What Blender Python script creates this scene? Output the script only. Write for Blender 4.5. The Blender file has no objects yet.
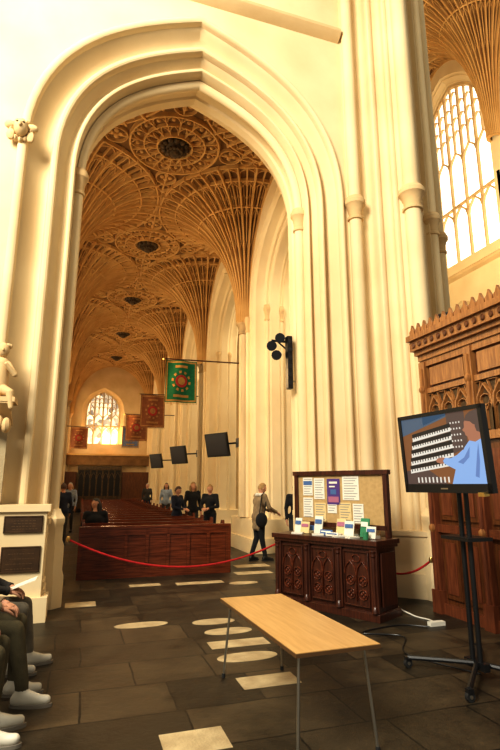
import bpy, bmesh, math, random
from mathutils import Vector, Matrix
random.seed(3)
pi=math.pi
# ------------------------------------------------------------ materials
def nodes(name):
    m=bpy.data.materials.new(name); m.use_nodes=True
    nt=m.node_tree; b=nt.nodes.get('Principled BSDF'); return m,nt,b
def stone(name,c1,c2,rough=.8,scale=1.5,bump=.15,detail=8):
    m,nt,b=nodes(name)
    tc=nt.nodes.new('ShaderNodeTexCoord'); n=nt.nodes.new('ShaderNodeTexNoise')
    n.inputs['Scale'].default_value=scale; n.inputs['Detail'].default_value=detail
    nt.links.new(tc.outputs['Object'],n.inputs['Vector'])
    r=nt.nodes.new('ShaderNodeValToRGB'); r.color_ramp.elements[0].position=.3; r.color_ramp.elements[1].position=.7
    r.color_ramp.elements[0].color=(*c2,1); r.color_ramp.elements[1].color=(*c1,1)
    nt.links.new(n.outputs['Fac'],r.inputs['Fac']); nt.links.new(r.outputs['Color'],b.inputs['Base Color'])
    b.inputs['Roughness'].default_value=rough
    if bump:
        n2=nt.nodes.new('ShaderNodeTexNoise'); n2.inputs['Scale'].default_value=scale*9
        nt.links.new(tc.outputs['Object'],n2.inputs['Vector'])
        bp=nt.nodes.new('ShaderNodeBump'); bp.inputs['Strength'].default_value=bump; bp.inputs['Distance'].default_value=.02
        nt.links.new(n2.outputs['Fac'],bp.inputs['Height']); nt.links.new(bp.outputs['Normal'],b.inputs['Normal'])
    return m
def wood(name,c1,c2,rough=.35,vec=(2,2,14)):
    m,nt,b=nodes(name)
    tc=nt.nodes.new('ShaderNodeTexCoord'); mp=nt.nodes.new('ShaderNodeMapping'); mp.inputs['Scale'].default_value=vec
    n=nt.nodes.new('ShaderNodeTexNoise'); n.inputs['Scale'].default_value=3; n.inputs['Detail'].default_value=6
    r=nt.nodes.new('ShaderNodeValToRGB'); r.color_ramp.elements[0].position=.35; r.color_ramp.elements[1].position=.65
    r.color_ramp.elements[0].color=(*c2,1); r.color_ramp.elements[1].color=(*c1,1)
    nt.links.new(tc.outputs['Object'],mp.inputs['Vector']); nt.links.new(mp.outputs['Vector'],n.inputs['Vector'])
    nt.links.new(n.outputs['Fac'],r.inputs['Fac']); nt.links.new(r.outputs['Color'],b.inputs['Base Color'])
    b.inputs['Roughness'].default_value=rough
    return m
def plain(name,c,rough=.6,metal=0,emit=0):
    m,nt,b=nodes(name)
    b.inputs['Base Color'].default_value=(*c,1); b.inputs['Roughness'].default_value=rough; b.inputs['Metallic'].default_value=metal
    if emit:
        b.inputs['Emission Color'].default_value=(*c,1); b.inputs['Emission Strength'].default_value=emit
    return m
def cloth(name,c):
    c2=tuple(x*.7 for x in c)
    return stone(name,c,c2,.9,14,.3,4)
def glassmat(name,c1,c2,strength,scale=9):
    m,nt,b=nodes(name)
    tc=nt.nodes.new('ShaderNodeTexCoord'); v=nt.nodes.new('ShaderNodeTexVoronoi'); v.inputs['Scale'].default_value=scale
    nt.links.new(tc.outputs['Object'],v.inputs['Vector'])
    mx=nt.nodes.new('ShaderNodeMix'); mx.data_type='RGBA'
    sp=nt.nodes.new('ShaderNodeSeparateColor'); nt.links.new(v.outputs['Color'],sp.inputs['Color'])
    nt.links.new(sp.outputs[0],mx.inputs[0]); mx.inputs[6].default_value=(*c1,1); mx.inputs[7].default_value=(*c2,1)
    nt.links.new(mx.outputs[2],b.inputs['Base Color']); nt.links.new(mx.outputs[2],b.inputs['Emission Color'])
    b.inputs['Emission Strength'].default_value=strength; b.inputs['Roughness'].default_value=.2
    return m
STONE=stone('limestone',(.81,.67,.43),(.71,.55,.32),.85,.7,.15)
STONE2=stone('limestone_warm',(.72,.54,.30),(.60,.42,.21),.85,1.2,.15)
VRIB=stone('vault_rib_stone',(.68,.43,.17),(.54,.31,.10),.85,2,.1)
VPAN=stone('vault_panel_shaded',(.27,.14,.045),(.17,.08,.022),.9,3,.3)  # vault stone with the shade of the recessed panels put into its colour
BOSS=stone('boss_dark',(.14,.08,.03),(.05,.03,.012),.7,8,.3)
LEDGER=stone('ledger_pale',(.60,.50,.31),(.38,.29,.17),.5,6,.3)
WOODR=wood('pew_mahogany',(.19,.048,.017),(.09,.021,.008),.25,(1,2,14))
WOODD=wood('desk_oak_dark',(.10,.03,.014),(.045,.014,.008),.3,(14,14,1.5))
WOODS=wood('screen_oak',(.42,.20,.065),(.26,.11,.035),.35,(12,12,1.5))
WOODSD=wood('screen_oak_dark',(.17,.06,.018),(.09,.03,.01),.35,(12,12,1.5))
WOODRD=wood('screen_oak_red',(.22,.07,.028),(.13,.038,.016),.35,(12,12,1.5))
TABLE=wood('table_laminate',(.58,.37,.15),(.50,.30,.11),.3,(14,1.2,2))
EDGE=plain('table_edge',(.13,.07,.03),.4)
METAL=plain('metal_grey',(.45,.42,.36),.3,.9)
BLACK=plain('black_plastic',(.012,.012,.013),.35)
RUBBER=plain('rubber',(.02,.02,.02),.8)
BRASSD=stone('plaque_bronze',(.085,.045,.02),(.05,.028,.014),.35,9,.2)
BRASSL=plain('plaque_letters',(.15,.09,.045),.4,.3)
BRASS=plain('brass',(.6,.42,.15),.3,.9)
ROPE=cloth('rope_red',(.55,.02,.02))
PAPER=plain('paper_white',(.76,.73,.64),.7)
CORK=stone('cork',(.56,.39,.19),(.47,.32,.14),.9,20,.3)
WIN=glassmat('window_glass_bright',(1,.98,.88),(.80,.80,.74),1.7,3)
WINA=glassmat('window_glass_aisle',(1,.92,.70),(.9,.80,.5),4.0,5)
WINS=glassmat('stained_glass',(.95,.88,.66),(.20,.17,.14),1.1,3.5)
SKIN=plain('skin',(.56,.30,.19),.55)
LIP=plain('lips',(.45,.16,.13),.5)
EYEW=plain('eye_white',(.8,.8,.78),.3); EYED=plain('eye_dark',(.03,.02,.015),.2)
# floor
def floor_mat():
    m,nt,b=nodes('stone_paving')
    tc=nt.nodes.new('ShaderNodeTexCoord')
    wn_=nt.nodes.new('ShaderNodeTexNoise'); wn_.inputs['Scale'].default_value=3; nt.links.new(tc.outputs['Object'],wn_.inputs['Vector'])
    mxv=nt.nodes.new('ShaderNodeMix'); mxv.data_type='RGBA'; mxv.blend_type='LINEAR_LIGHT'; mxv.inputs[0].default_value=.02
    nt.links.new(tc.outputs['Object'],mxv.inputs[6]); nt.links.new(wn_.outputs['Color'],mxv.inputs[7])
    br=nt.nodes.new('ShaderNodeTexBrick'); br.inputs['Scale'].default_value=1
    br.offset=.37; br.squash=1.7; br.squash_frequency=3
    br.inputs['Brick Width'].default_value=.68; br.inputs['Row Height'].default_value=.58
    br.inputs['Mortar Size'].default_value=.008; br.inputs['Bias'].default_value=-.05
    br.inputs['Color1'].default_value=(.082,.062,.037,1); br.inputs['Color2'].default_value=(.020,.017,.012,1); br.inputs['Mortar'].default_value=(.008,.007,.005,1)
    nt.links.new(mxv.outputs[2],br.inputs['Vector'])
    n=nt.nodes.new('ShaderNodeTexNoise'); n.inputs['Scale'].default_value=2.3; n.inputs['Detail'].default_value=12; n.inputs['Roughness'].default_value=.72
    nt.links.new(tc.outputs['Object'],n.inputs['Vector'])
    r=nt.nodes.new('ShaderNodeValToRGB'); r.color_ramp.elements[0].position=.32; r.color_ramp.elements[0].color=(.28,.28,.28,1); r.color_ramp.elements[1].position=.70; r.color_ramp.elements[1].color=(1.6,1.52,1.4,1)
    nt.links.new(n.outputs['Fac'],r.inputs['Fac'])
    mx=nt.nodes.new('ShaderNodeMix'); mx.data_type='RGBA'; mx.blend_type='MULTIPLY'; mx.inputs[0].default_value=1
    nt.links.new(br.outputs['Color'],mx.inputs[6]); nt.links.new(r.outputs['Color'],mx.inputs[7])
    nt.links.new(mx.outputs[2],b.inputs['Base Color'])
    r2=nt.nodes.new('ShaderNodeMapRange'); r2.inputs[3].default_value=.20; r2.inputs[4].default_value=.65
    nt.links.new(n.outputs['Fac'],r2.inputs[0]); nt.links.new(r2.outputs[0],b.inputs['Roughness'])
    b.inputs['Specular IOR Level'].default_value=.32
    bp=nt.nodes.new('ShaderNodeBump'); bp.inputs['Strength'].default_value=.5; bp.inputs['Distance'].default_value=.02
    nt.links.new(n.outputs['Fac'],bp.inputs['Height']); nt.links.new(bp.outputs['Normal'],b.inputs['Normal'])
    return m
FLOOR=floor_mat()
# ------------------------------------------------------------ mesh builder
class MB:
    def __init__(s): s.v=[];s.f=[];s.m=[];s.mats=[];s.M=Matrix.Identity(4)
    def mi(s,mat):
        if mat not in s.mats: s.mats.append(mat)
        return s.mats.index(mat)
    def add(s,vs,fs,mat):
        o=len(s.v); i=s.mi(mat)
        s.v+= [tuple(s.M@Vector(p)) for p in vs]
        for f in fs: s.f.append(tuple(o+k for k in f)); s.m.append(i)
    def box(s,c,d,mat,rz=0,rot=None):
        x,y,z=d[0]/2,d[1]/2,d[2]/2
        R=rot if rot else Matrix.Rotation(rz,3,'Z')
        vs=[Vector(c)+R@Vector((a*x,b*y,e*z)) for a in(-1,1) for b in(-1,1) for e in(-1,1)]
        s.add(vs,[(0,1,3,2),(4,6,7,5),(0,4,5,1),(2,3,7,6),(0,2,6,4),(1,5,7,3)],mat)
    def b2(s,x0,x1,y0,y1,z0,z1,mat): s.box(((x0+x1)/2,(y0+y1)/2,(z0+z1)/2),(x1-x0,y1-y0,z1-z0),mat)
    def tube(s,pts,r,mat,seg=8,caps=True):
        pts=[Vector(p) for p in pts]; n=len(pts)
        rs=r if isinstance(r,(list,tuple)) else [r]*n
        vs=[];fs=[]; up=None
        for i,p in enumerate(pts):
            t=(pts[min(i+1,n-1)]-pts[max(i-1,0)]).normalized()
            if up is None: up=Vector((0,0,1)) if abs(t.z)<.9 else Vector((1,0,0))
            a=t.cross(up).normalized(); b=a.cross(t).normalized(); up=b
            for k in range(seg):
                q=2*pi*k/seg; vs.append(p+(a*math.cos(q)+b*math.sin(q))*rs[i])
        for i in range(n-1):
            for k in range(seg):
                k2=(k+1)%seg; fs.append((i*seg+k,i*seg+k2,(i+1)*seg+k2,(i+1)*seg+k))
        if caps: fs.append(tuple(range(seg))); fs.append(tuple((n-1)*seg+k for k in reversed(range(seg))))
        s.add(vs,fs,mat)
    def cyl(s,p0,p1,r0,r1,mat,seg=12): s.tube([p0,p1],[r0,r1],mat,seg)
    def lathe(s,c,prof,mat,seg=16,sx=1,sy=1,a0=0):
        vs=[];fs=[]
        for r,z in prof:
            for k in range(seg):
                q=a0+2*pi*k/seg; vs.append((c[0]+r*math.cos(q)*sx,c[1]+r*math.sin(q)*sy,c[2]+z))
        for i in range(len(prof)-1):
            for k in range(seg):
                k2=(k+1)%seg; fs.append((i*seg+k,i*seg+k2,(i+1)*seg+k2,(i+1)*seg+k))
        fs.append(tuple(range(seg))); fs.append(tuple((len(prof)-1)*seg+k for k in range(seg)))
        s.add(vs,fs,mat)
    def sph(s,c,r,mat,seg=14,rings=9,R=None):
        if not isinstance(r,(tuple,list)): r=(r,r,r)
        vs=[];fs=[]; R=R or Matrix.Identity(3)
        for i in range(rings+1):
            a=pi*i/rings
            for k in range(seg):
                q=2*pi*k/seg
                vs.append(Vector(c)+R@Vector((r[0]*math.sin(a)*math.cos(q),r[1]*math.sin(a)*math.sin(q),r[2]*math.cos(a))))
        for i in range(rings):
            for k in range(seg):
                k2=(k+1)%seg; fs.append((i*seg+k,(i+1)*seg+k,(i+1)*seg+k2,i*seg+k2))
        s.add(vs,fs,mat)
    def cap(s,p0,p1,r0,r1,mat,seg=12):
        s.cyl(p0,p1,r0,r1,mat,seg); s.sph(p0,r0,mat,seg,8); s.sph(p1,r1,mat,seg,8)
    def prism(s,pts,vec,mat):
        n=len(pts); v=Vector(vec); P=[Vector(p) for p in pts]
        s.add(P+[p+v for p in P],[tuple(range(n)),tuple(reversed(range(n,2*n)))]+[(i,(i+1)%n,n+(i+1)%n,n+i) for i in range(n)],mat)
    def poly(s,pts,mat): s.add(pts,[tuple(range(len(pts)))],mat)
    def grid(s,fn,nu,nv,mat):
        vs=[fn(i/nu,j/nv) for i in range(nu+1) for j in range(nv+1)]
        s.add(vs,[(i*(nv+1)+j,(i+1)*(nv+1)+j,(i+1)*(nv+1)+j+1,i*(nv+1)+j+1) for i in range(nu) for j in range(nv)],mat)
    def rib(s,pts,nrm,w,h,mat):
        P=[Vector(p) for p in pts]; n=len(P); vs=[];fs=[]
        for i in range(n):
            t=(P[min(i+1,n-1)]-P[max(i-1,0)]).normalized(); N=Vector(nrm[i] if isinstance(nrm,list) else nrm)
            sd=t.cross(N).normalized()
            vs+=[P[i]-sd*w/2,P[i]-sd*w/4+N*h,P[i]+sd*w/4+N*h,P[i]+sd*w/2]
        for i in range(n-1):
            for k in range(3): fs.append((i*4+k,i*4+k+1,(i+1)*4+k+1,(i+1)*4+k))
        fs+=[(0,1,2,3),tuple((n-1)*4+k for k in (3,2,1,0))]
        s.add(vs,fs,mat)
    def mesh(s,name,ang=35,merge=True):
        me=bpy.data.meshes.new(name); me.from_pydata(s.v,[],s.f)
        for m in s.mats: me.materials.append(m)
        me.polygons.foreach_set('material_index',s.m)
        bm=bmesh.new(); bm.from_mesh(me)
        if merge: bmesh.ops.remove_doubles(bm,verts=bm.verts,dist=.0004)
        bmesh.ops.recalc_face_normals(bm,faces=bm.faces)
        bm.to_mesh(me); bm.free()
        me.polygons.foreach_set('use_smooth',[True]*len(me.polygons))
        me.set_sharp_from_angle(angle=math.radians(ang)); me.update()
        return me
    def build(s,name,ang=35,parent=None,loc=(0,0,0),rz=0,bevel=0):
        o=bpy.data.objects.new(name,s.mesh(name,ang)); bpy.context.collection.objects.link(o)
        o.location=loc; o.rotation_euler=(0,0,rz)
        if parent: o.parent=parent
        if bevel:
            b=o.modifiers.new('bevel','BEVEL'); b.width=bevel; b.segments=2; b.limit_method='ANGLE'
        return o
def inst(name,me,loc,rz=0,scale=(1,1,1),parent=None):
    o=bpy.data.objects.new(name,me); bpy.context.collection.objects.link(o); o.location=loc; o.rotation_euler=(0,0,rz); o.scale=scale
    if parent: o.parent=parent
    return o
def empty(name,loc=(0,0,0)):
    o=bpy.data.objects.new(name,None); bpy.context.collection.objects.link(o); o.location=loc; o.empty_display_size=.2; return o
# ------------------------------------------------------------ arches
def archcurve(w,zs,r,n=14):
    P=[(w,zs),(w,zs+.64*r),(.48*w,zs+r-.18*w),(0,zs+r)]
    out=[]
    for i in range(n+1):
        t=i/n;a=(1-t)**3;b=3*t*(1-t)**2;c=3*t*t*(1-t);d=t**3
        out.append((a*P[0][0]+b*P[1][0]+c*P[2][0]+d*P[3][0],a*P[0][1]+b*P[1][1]+c*P[2][1]+d*P[3][1]))
    return out
def fullcurve(w,z0,zs,r,n=14,sh=0):
    h=archcurve(w,zs,r,n)
    return [(u+sh,z) for u,z in [(w,z0)]+h+[(-x,z) for x,z in reversed(h[:-1])]+[(-w,z0)]]
def arch_wall(mb,T,uL,uR,zb,zt,z0,zs,rise,prof,mat,n=14,back=True,shift=lambda w:0):
    C=[fullcurve(w,z0,zs,rise(w),n,shift(w)) for w,d in prof]
    m=len(C[0])
    for i in range(len(prof)-1):
        vs=[T(u,prof[i][1],z) for u,z in C[i]]+[T(u,prof[i+1][1],z) for u,z in C[i+1]]
        mb.add(vs,[(j,j+1,m+j+1,m+j) for j in range(m-1)],mat)
    def plate(c,d):
        out=[]
        for j,(u,z) in enumerate(c):
            if j==0: out.append((uR,z0))
            elif j==m-1: out.append((uL,z0))
            else:
                k=j-1; h=n//2
                if k<=h: out.append((uR,zs+(zt-zs)*k/h))
                elif k<=n: out.append((uR*(1-(k-h)/(n-h)),zt))
                elif k<=2*n-h: out.append((uL*((k-n)/(n-h)),zt))
                else: out.append((uL,zt-(zt-zs)*(k-(2*n-h))/h))
        vs=[T(u,d,z) for u,z in c]+[T(u,d,z) for u,z in out]
        mb.add(vs,[(j,j+1,m+j+1,m+j) for j in range(m-1)],mat)
    plate(C[0],prof[0][1])
    if back: plate(C[-1],prof[-1][1])
    if z0>zb:
        for d in (prof[0][1],prof[-1][1]):
            mb.poly([T(uL,d,zb),T(uR,d,zb),T(uR,d,z0),T(uL,d,z0)],mat)
        w=prof[0][0]; mb.poly([T(-w,prof[0][1],z0),T(w,prof[0][1],z0),T(w,prof[-1][1],z0),T(-w,prof[-1][1],z0)],mat)
def zat(c,u):
    for a,b in zip(c,c[1:]):
        if (a[0]-u)*(b[0]-u)<=0 and a[0]!=b[0]: return a[1]+(b[1]-a[1])*(u-a[0])/(b[0]-a[0])
    return c[len(c)//2][1]
def window(mb,T,w,z0,zs,r,nl,ms,mg,trans=(),bw=.09,bd=.16):
    c=fullcurve(w,z0,zs,r,14)
    mb.poly([T(u,0,z) for u,z in c],mg)
    nf=(Vector(T(0,-1,0))-Vector(T(0,0,0))).normalized()
    arc=archcurve(w,zs,r,14)
    lw=2*w/nl
    def bar(pts,ww=bw): mb.rib([T(u,0,z) for u,z in pts],nf,ww,bd/2,ms)
    bar(c,bw*1.6)
    for i in range(1,nl):
        u=-w+i*lw; bar([(u,z0),(u,zat(arc,abs(u))) ])
    for z in trans: bar([(-w,z),(w,z)])
    for lev in list(trans)+[zs]:
        for i in range(nl):
            cu=-w+(i+.5)*lw
            bar([(cu+a,b) for a,b in [(x,lev-lw*.9+y) for x,y in ((-lw/2,0),(-lw*.38,lw*.4),(0,lw*.8),(lw*.38,lw*.4),(lw/2,0))]],bw*.7)
    for row in range(1,5):
        zz=zs+r*row*.2-.1
        for i in range(nl*2):
            cu=-w+(i+.5)*lw/2
            if zz+lw*.5<zat(arc,min(abs(cu)+lw/4,w*.999)):
                bar([(cu-lw/4,zz),(cu-lw*.2,zz+lw*.25),(cu,zz+lw*.45),(cu+lw*.2,zz+lw*.25),(cu+lw/4,zz)],bw*.5)
    for i in range(nl):
        u=-w+(i+.5)*lw; bar([(u,zs-.1),(u,zat(arc,abs(u)))],bw*.6)
def capital(mb,x,y,z,r,mat,seg=16):
    mb.lathe((x,y,z),[(r*.98,-.32),(r*1.2,-.31),(r*1.22,-.27),(r*1.0,-.25),(r*1.05,-.16),(r*1.35,-.05),(r*1.6,-.02),(r*1.62,.05),(r*1.45,.08),(r*1.3,.12),(r,.13)],mat,seg)
def sbase(mb,x,y,r,mat,z=0,h=1.0):
    mb.lathe((x,y,z),[(r*1.9,0),(r*1.9,h*.3),(r*1.7,h*.36),(r*1.7,h*.62),(r*1.45,h*.68),(r*1.45,h*.84),(r*1.6,h*.87),(r*1.6,h*.92),(r*1.15,h*.98),(r*1.0,h*1.02)],mat,8,a0=pi/8)
# ------------------------------------------------------------ ROOM
f=MB(); f.b2(-9,22,-5,36,-.3,0,FLOOR); f.build('floor')
CX=1.47
W=MB()
def arcp(c,r,a0,a1,n,sy=1):
    return [(c[0]+r*math.cos(math.radians(a0+(a1-a0)*k/n)),c[1]+sy*r*math.sin(math.radians(a0+(a1-a0)*k/n))) for k in range(n+1)]
prof=[(2.64,7.2)]
prof+=arcp((2.59,7.17),.055,0,-180,6)
prof+=[(2.53,7.24)]
prof+=[(2.52-.24*t,7.25+.22*math.sin(t*pi*.62)) for t in (0,.15,.3,.45,.6,.75,.9,1)]
prof+=[(2.27,7.36)]
prof+=arcp((2.225,7.36),.045,0,-180,5)
prof+=[(2.18,7.46)]
prof+=[(2.17-.13*t,7.47+.15*math.sin(t*pi*.7)) for t in (0,.25,.5,.75,1)]
prof+=[(2.035,7.54)]
prof+=arcp((2.005,7.54),.03,0,-180,4)
prof+=[(1.975,7.66)]
prof+=arcp((1.93,7.80),.085,70,290,8)
prof=[p for p in prof if p[0]>1.8]
prof+=[(1.955,7.95),(1.955,8.1),(1.92,8.13),(1.92,8.3),(2.05,8.45),(2.1,8.6)]
riseA=lambda w:2.26+(w-1.9)*1.14
T=lambda u,d,z:(CX+u,d,z)
arch_wall(W,T,-9.5,2.6,0,21,0,6.45,riseA,prof,STONE,20,shift=lambda w:-.13*max(0,(w-1.95))/.69)
tr=MB()
tr.prism([(-8,7.2,9.88),(-8,7.08,9.94),(-8,7.03,10.0),(-8,7.03,10.06),(-8,7.12,10.12),(-8,7.2,10.16)],(12.02,0,0),STONE2); tr.build('trim_1')
for sx in(-1,1):
    x=CX+sx*1.93
    W.cyl((x,7.80,.9),(x,7.80,6.3),.088,.088,STONE,16); capital(W,x,7.80,6.45,.095,STONE2)
    sbase(W,x,7.80,.12,STONE,0,1.25)
    a,b=(x+.02,x+.66) if sx>0 else (x-.82,x-.02)
    W.b2(a,b,7.26,8.3,0,1.15,STONE)
    W.b2(a-.03,b+.03,7.12,8.5,0,.34,STONE); W.b2(a-.02,b+.02,7.16,8.4,.34,.42,STONE); W.b2(a-.02,b+.02,7.22,8.35,1.1,1.18,STONE)
W.b2(-1.9,-.48,7.0,7.3,0,1.28,STONE); W.b2(-2.0,-.40,6.94,7.3,0,.28,STONE); W.b2(-1.95,-.44,6.96,7.3,1.28,1.36,STONE)
W.build('wall_transept',30)
for i,(z,h) in enumerate(((1.13,.2),(.72,.30))):
    p=MB(); p.b2(-.96,-.52,6.975,6.998,z-h/2,z+h/2,BRASSD)
    p.rib([(-.95,6.976,z-h/2+.01),(-.53,6.976,z-h/2+.01),(-.53,6.976,z+h/2-.01),(-.95,6.976,z+h/2-.01),(-.95,6.976,z-h/2+.01)],(0,-1,0),.02,.008,BRASSD)
    random.seed(i)
    for k in range(4):
        zz=z-h/2+.04+k*(h-.07)/4; xx=-.90+random.random()*.05
        while xx<-.60:
            ww=.01+random.random()*.03; p.b2(xx,xx+ww,6.9735,6.976,zz,zz+.009,BRASSL); xx+=ww+.012
    p.build('memorial_plaque')
# crossing pier
def arc2(p0,p1,amp,n=6):
    p0=Vector(p0);p1=Vector(p1);d=p1-p0;nn=Vector((d.y,-d.x)).normalized()
    return [tuple(p0+d*(i/n)+nn*amp*math.sin(pi*i/n)) for i in range(n+1)]
ol=[(4.07,7.9),(4.07,7.19)]
ol+=arc2((4.08,7.19),(4.30,7.15),.03)
ol+=arc2((4.32,7.17),(4.50,7.02),-.10)+[(4.49,6.97)]+arc2((4.49,6.96),(4.57,6.88),.045,5)+[(4.60,6.90)]+arc2((4.61,6.91),(4.72,6.76),-.07)+[(4.70,6.73)]+arc2((4.70,6.72),(4.76,6.66),.03,4)+arc2((4.78,6.67),(4.83,6.60),-.02,4)
ol+=arc2((4.84,6.62),(5.06,6.6),.03)
ol+=arc2((5.08,6.66),(5.30,6.88),-.09)+arc2((5.30,6.82),(5.38,6.90),.04,4)+arc2((5.38,6.98),(5.7,7.2),-.09)+arc2((5.72,7.1),(5.94,7.3),.03)
ol+=arc2((5.96,7.36),(6.35,7.74),-.1)+[(6.4,7.7),(6.6,7.9),(6.6,9.0),(4.07,9.0)]
cp=MB(); cp.prism([(x,y,0) for x,y in ol],(0,0,21),STONE)
ctr=Vector((5.1,8.2))
for k,(z0,z1,e) in enumerate(((0,.34,.13),(.34,.86,.08),(.86,.93,.11))):
    pts=[]
    for x,y in [(4.1,7.2),(4.3,7.12),(4.8,6.6),(5.08,6.56),(5.4,6.85),(5.95,7.25),(6.6,7.9),(6.6,9.0),(4.1,9.0)]:
        v=Vector((x,y))-ctr; v=v*(1+e/v.length); pts.append((ctr.x+v.x,ctr.y+v.y,z0))
    cp.prism(pts,(0,0,z1-z0),STONE)
for x,y,r in ((4.18,7.12,.11),(4.94,6.53,.135),(5.83,7.17,.1),(6.47,7.76,.1)):
    cp.cyl((x,y,.9),(x,y,21),r,r,STONE,18); capital(cp,x,y,6.45,r*1.05,STONE2); sbase(cp,x,y,r,STONE,0,1.25)
cp.build('wall_crossing_pier',30)
# ---- aisle
Y0=7.76; BAY=5.15; NB=5; AX0=-1.1; AX1=4.0; AC=1.45; YE=Y0+BAY*NB; HB_=BAY/2
aprof=[(2.1,0),(2.07,.05),(2.02,.11),(1.985,.13),(1.985,.06),(1.95,.02),(1.915,.06),(1.91,.16),(1.88,.27),(1.83,.32),(1.80,.32),(1.795,.38),(1.76,.39),(1.73,.44),(1.73,.66),(1.76,.71),(1.795,.72),(1.80,.78),(1.83,.78),(1.88,.83),(1.91,.94),(1.915,1.04),(1.95,1.08),(1.985,1.04),(1.985,.97),(2.02,.99),(2.07,1.05),(2.1,1.1)]
riseB=lambda w:2.1+(w-1.73)*1.3
bay=MB(); TB=lambda u,d,z:(d,u,z)
arch_wall(bay,TB,-HB_,HB_,0,9.6,0,6.2,riseB,aprof,STONE,14)
for s in(-1,1):
    for d in (.35,.75):
        bay.cyl((d,s*1.80,.8),(d,s*1.80,6.1),.055,.055,STONE,12); capital(bay,d,s*1.80,6.22,.06,STONE2,12)
    bay.cyl((-.02,s*2.32,.8),(-.02,s*2.32,5.9),.06,.06,STONE,12); capital(bay,-.02,s*2.32,6.0,.065,STONE2,12)
    bay.cyl((-.06,s*HB_,.8),(-.06,s*HB_,6.0),.13,.13,STONE,14)
    bay.b2(-.18,1.25,s*HB_-.98 if s>0 else -HB_,HB_ if s>0 else -HB_+.98,0,.34,STONE)
    bay.b2(-.12,1.2,s*HB_-.92 if s>0 else -HB_,HB_ if s>0 else -HB_+.92,.34,.78,STONE)
capital(bay,-.06,HB_,6.0,.14,STONE2); capital(bay,-.06,-HB_,6.0,.14,STONE2)
bayme=bay.mesh('arcade_bay',30)
upper=MB()
arch_wall(upper,lambda u,d,z:(d,u,z),-HB_,HB_,9.6,21,10.4,15.6,lambda w:3.2+(w-2.0)*1.2,[(2.3,.0),(2.25,.1),(2.2,.1),(2.1,.3),(2.05,.32),(2.0,.5),(2.0,.9)],STONE,14)
window(upper,lambda u,d,z:(.5+d,u,z),2.0,10.4,15.6,3.2,5,STONE2,WIN,(13.1,),.13,.2)
upper.prism([(-.0,-HB_,9.7),(-.12,-HB_,9.8),(-.12,-HB_,9.9),(0,-HB_,10.0)],(0,BAY,0),STONE2)
upme=upper.mesh('clerestory_bay',30)
blank=MB(); blank.b2(0,1.1,-HB_,HB_,9.6,21,STONE); blme=blank.mesh('upper_wall')
wr=empty('wall_right'); wn=empty('wall_nave_far')
for k in range(NB):
    yc=Y0+BAY*(k+.5)
    inst('arcade_%d'%(k+1),bayme,(AX1,yc,0),parent=wr)
    inst('upper_%d'%(k+1),blme,(AX1,yc,0),parent=wr)
    inst('arcade_%d'%(k+1),bayme,(13.8,yc,0),parent=wn)
    inst('clerestory_%d'%(k+1),upme,(13.8,yc,0),parent=wn)
lw=MB()
arch_wall(lw,lambda u,d,z:(-d,u,z),-HB_,HB_,0,10,2.6,6.0,lambda w:1.9+(w-1.3),[(1.7,0),(1.6,.12),(1.5,.15),(1.4,.3),(1.3,.6)],STONE2,14)
window(lw,lambda u,d,z:(-.35-d,u,z),1.4,2.6,6.0,2.0,4,STONE,WINA,(),.09,.16)
lw.b2(-.05,.22,-HB_,HB_,0,.48,STONE2)
for s in(-1,1): lw.cyl((.03,s*HB_,.4),(.03,s*HB_,6),.13,.13,STONE,14)
capital(lw,.03,HB_,6,.14,STONE2);capital(lw,.03,-HB_,6,.14,STONE2)
lwme=lw.mesh('aisle_wall_bay',30)
wl=empty('wall_left'); wo=empty('wall_far_aisle')
for k in range(NB):
    yc=Y0+BAY*(k+.5)
    inst('bay_%d'%(k+1),lwme,(AX0,yc,0),parent=wl)
    inst('bay_%d'%(k+1),lwme,(19.2,yc,0),rz=pi,parent=wo)
ew=MB(); EX=AC-.50
arch_wall(ew,lambda u,d,z:(EX+u,YE+d,z),-2.6,3.03,0,10,4.15,6.15,lambda w:1.4+(w-1.1),[(1.3,0),(1.2,.15),(1.1,.2),(1.02,.4)],STONE2,14)
ew.b2(AX1+.3,20,YE,YE+.4,0,21,STONE2)
ew.build('wall_end',30)
wm=MB(); window(wm,lambda u,d,z:(EX+u,YE+.3+d,z),1.06,4.15,6.15,1.4,4,STONE2,WINS,(5.3,),.1,.16); wm.build('window_1')
es=MB(); DC=EX
es.b2(DC-1.3,DC+1.3,YE-.5,YE-.35,2.5,2.75,BOSS)
for i in range(8): es.b2(DC-1.3+i*.36,DC-1.22+i*.36,YE-.5,YE-.38,0,2.55,BOSS)
es.b2(DC-1.3,DC+1.3,YE-.36,YE-.33,0,2.5,BLACK)
for i in range(7):
    x=DC-1.26+i*.36+.185
    es.rib([(x-.15,YE-.42,2.0),(x-.1,YE-.42,2.2),(x,YE-.42,2.35),(x+.1,YE-.42,2.2),(x+.15,YE-.42,2.0)],(0,-1,0),.04,.03,BRASSL)
    es.b2(x-.14,x+.14,YE-.4,YE-.37,.2,.95,BOSS)
es.build('door_1')
ch=MB()
ch.b2(AX0+.02,DC-1.35,YE-.3,YE-.02,0,2.4,WOODSD); ch.b2(DC+1.35,AX1-.02,YE-.3,YE-.02,0,2.4,WOODSD)
ch.b2(AX0+.02,AX1-.02,YE-.30,YE-.02,2.8,3.4,VPAN); ch.b2(AX0+.02,AX1-.02,YE-.36,YE-.02,3.4,3.5,VRIB); ch.build('wall_panelling')
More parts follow.
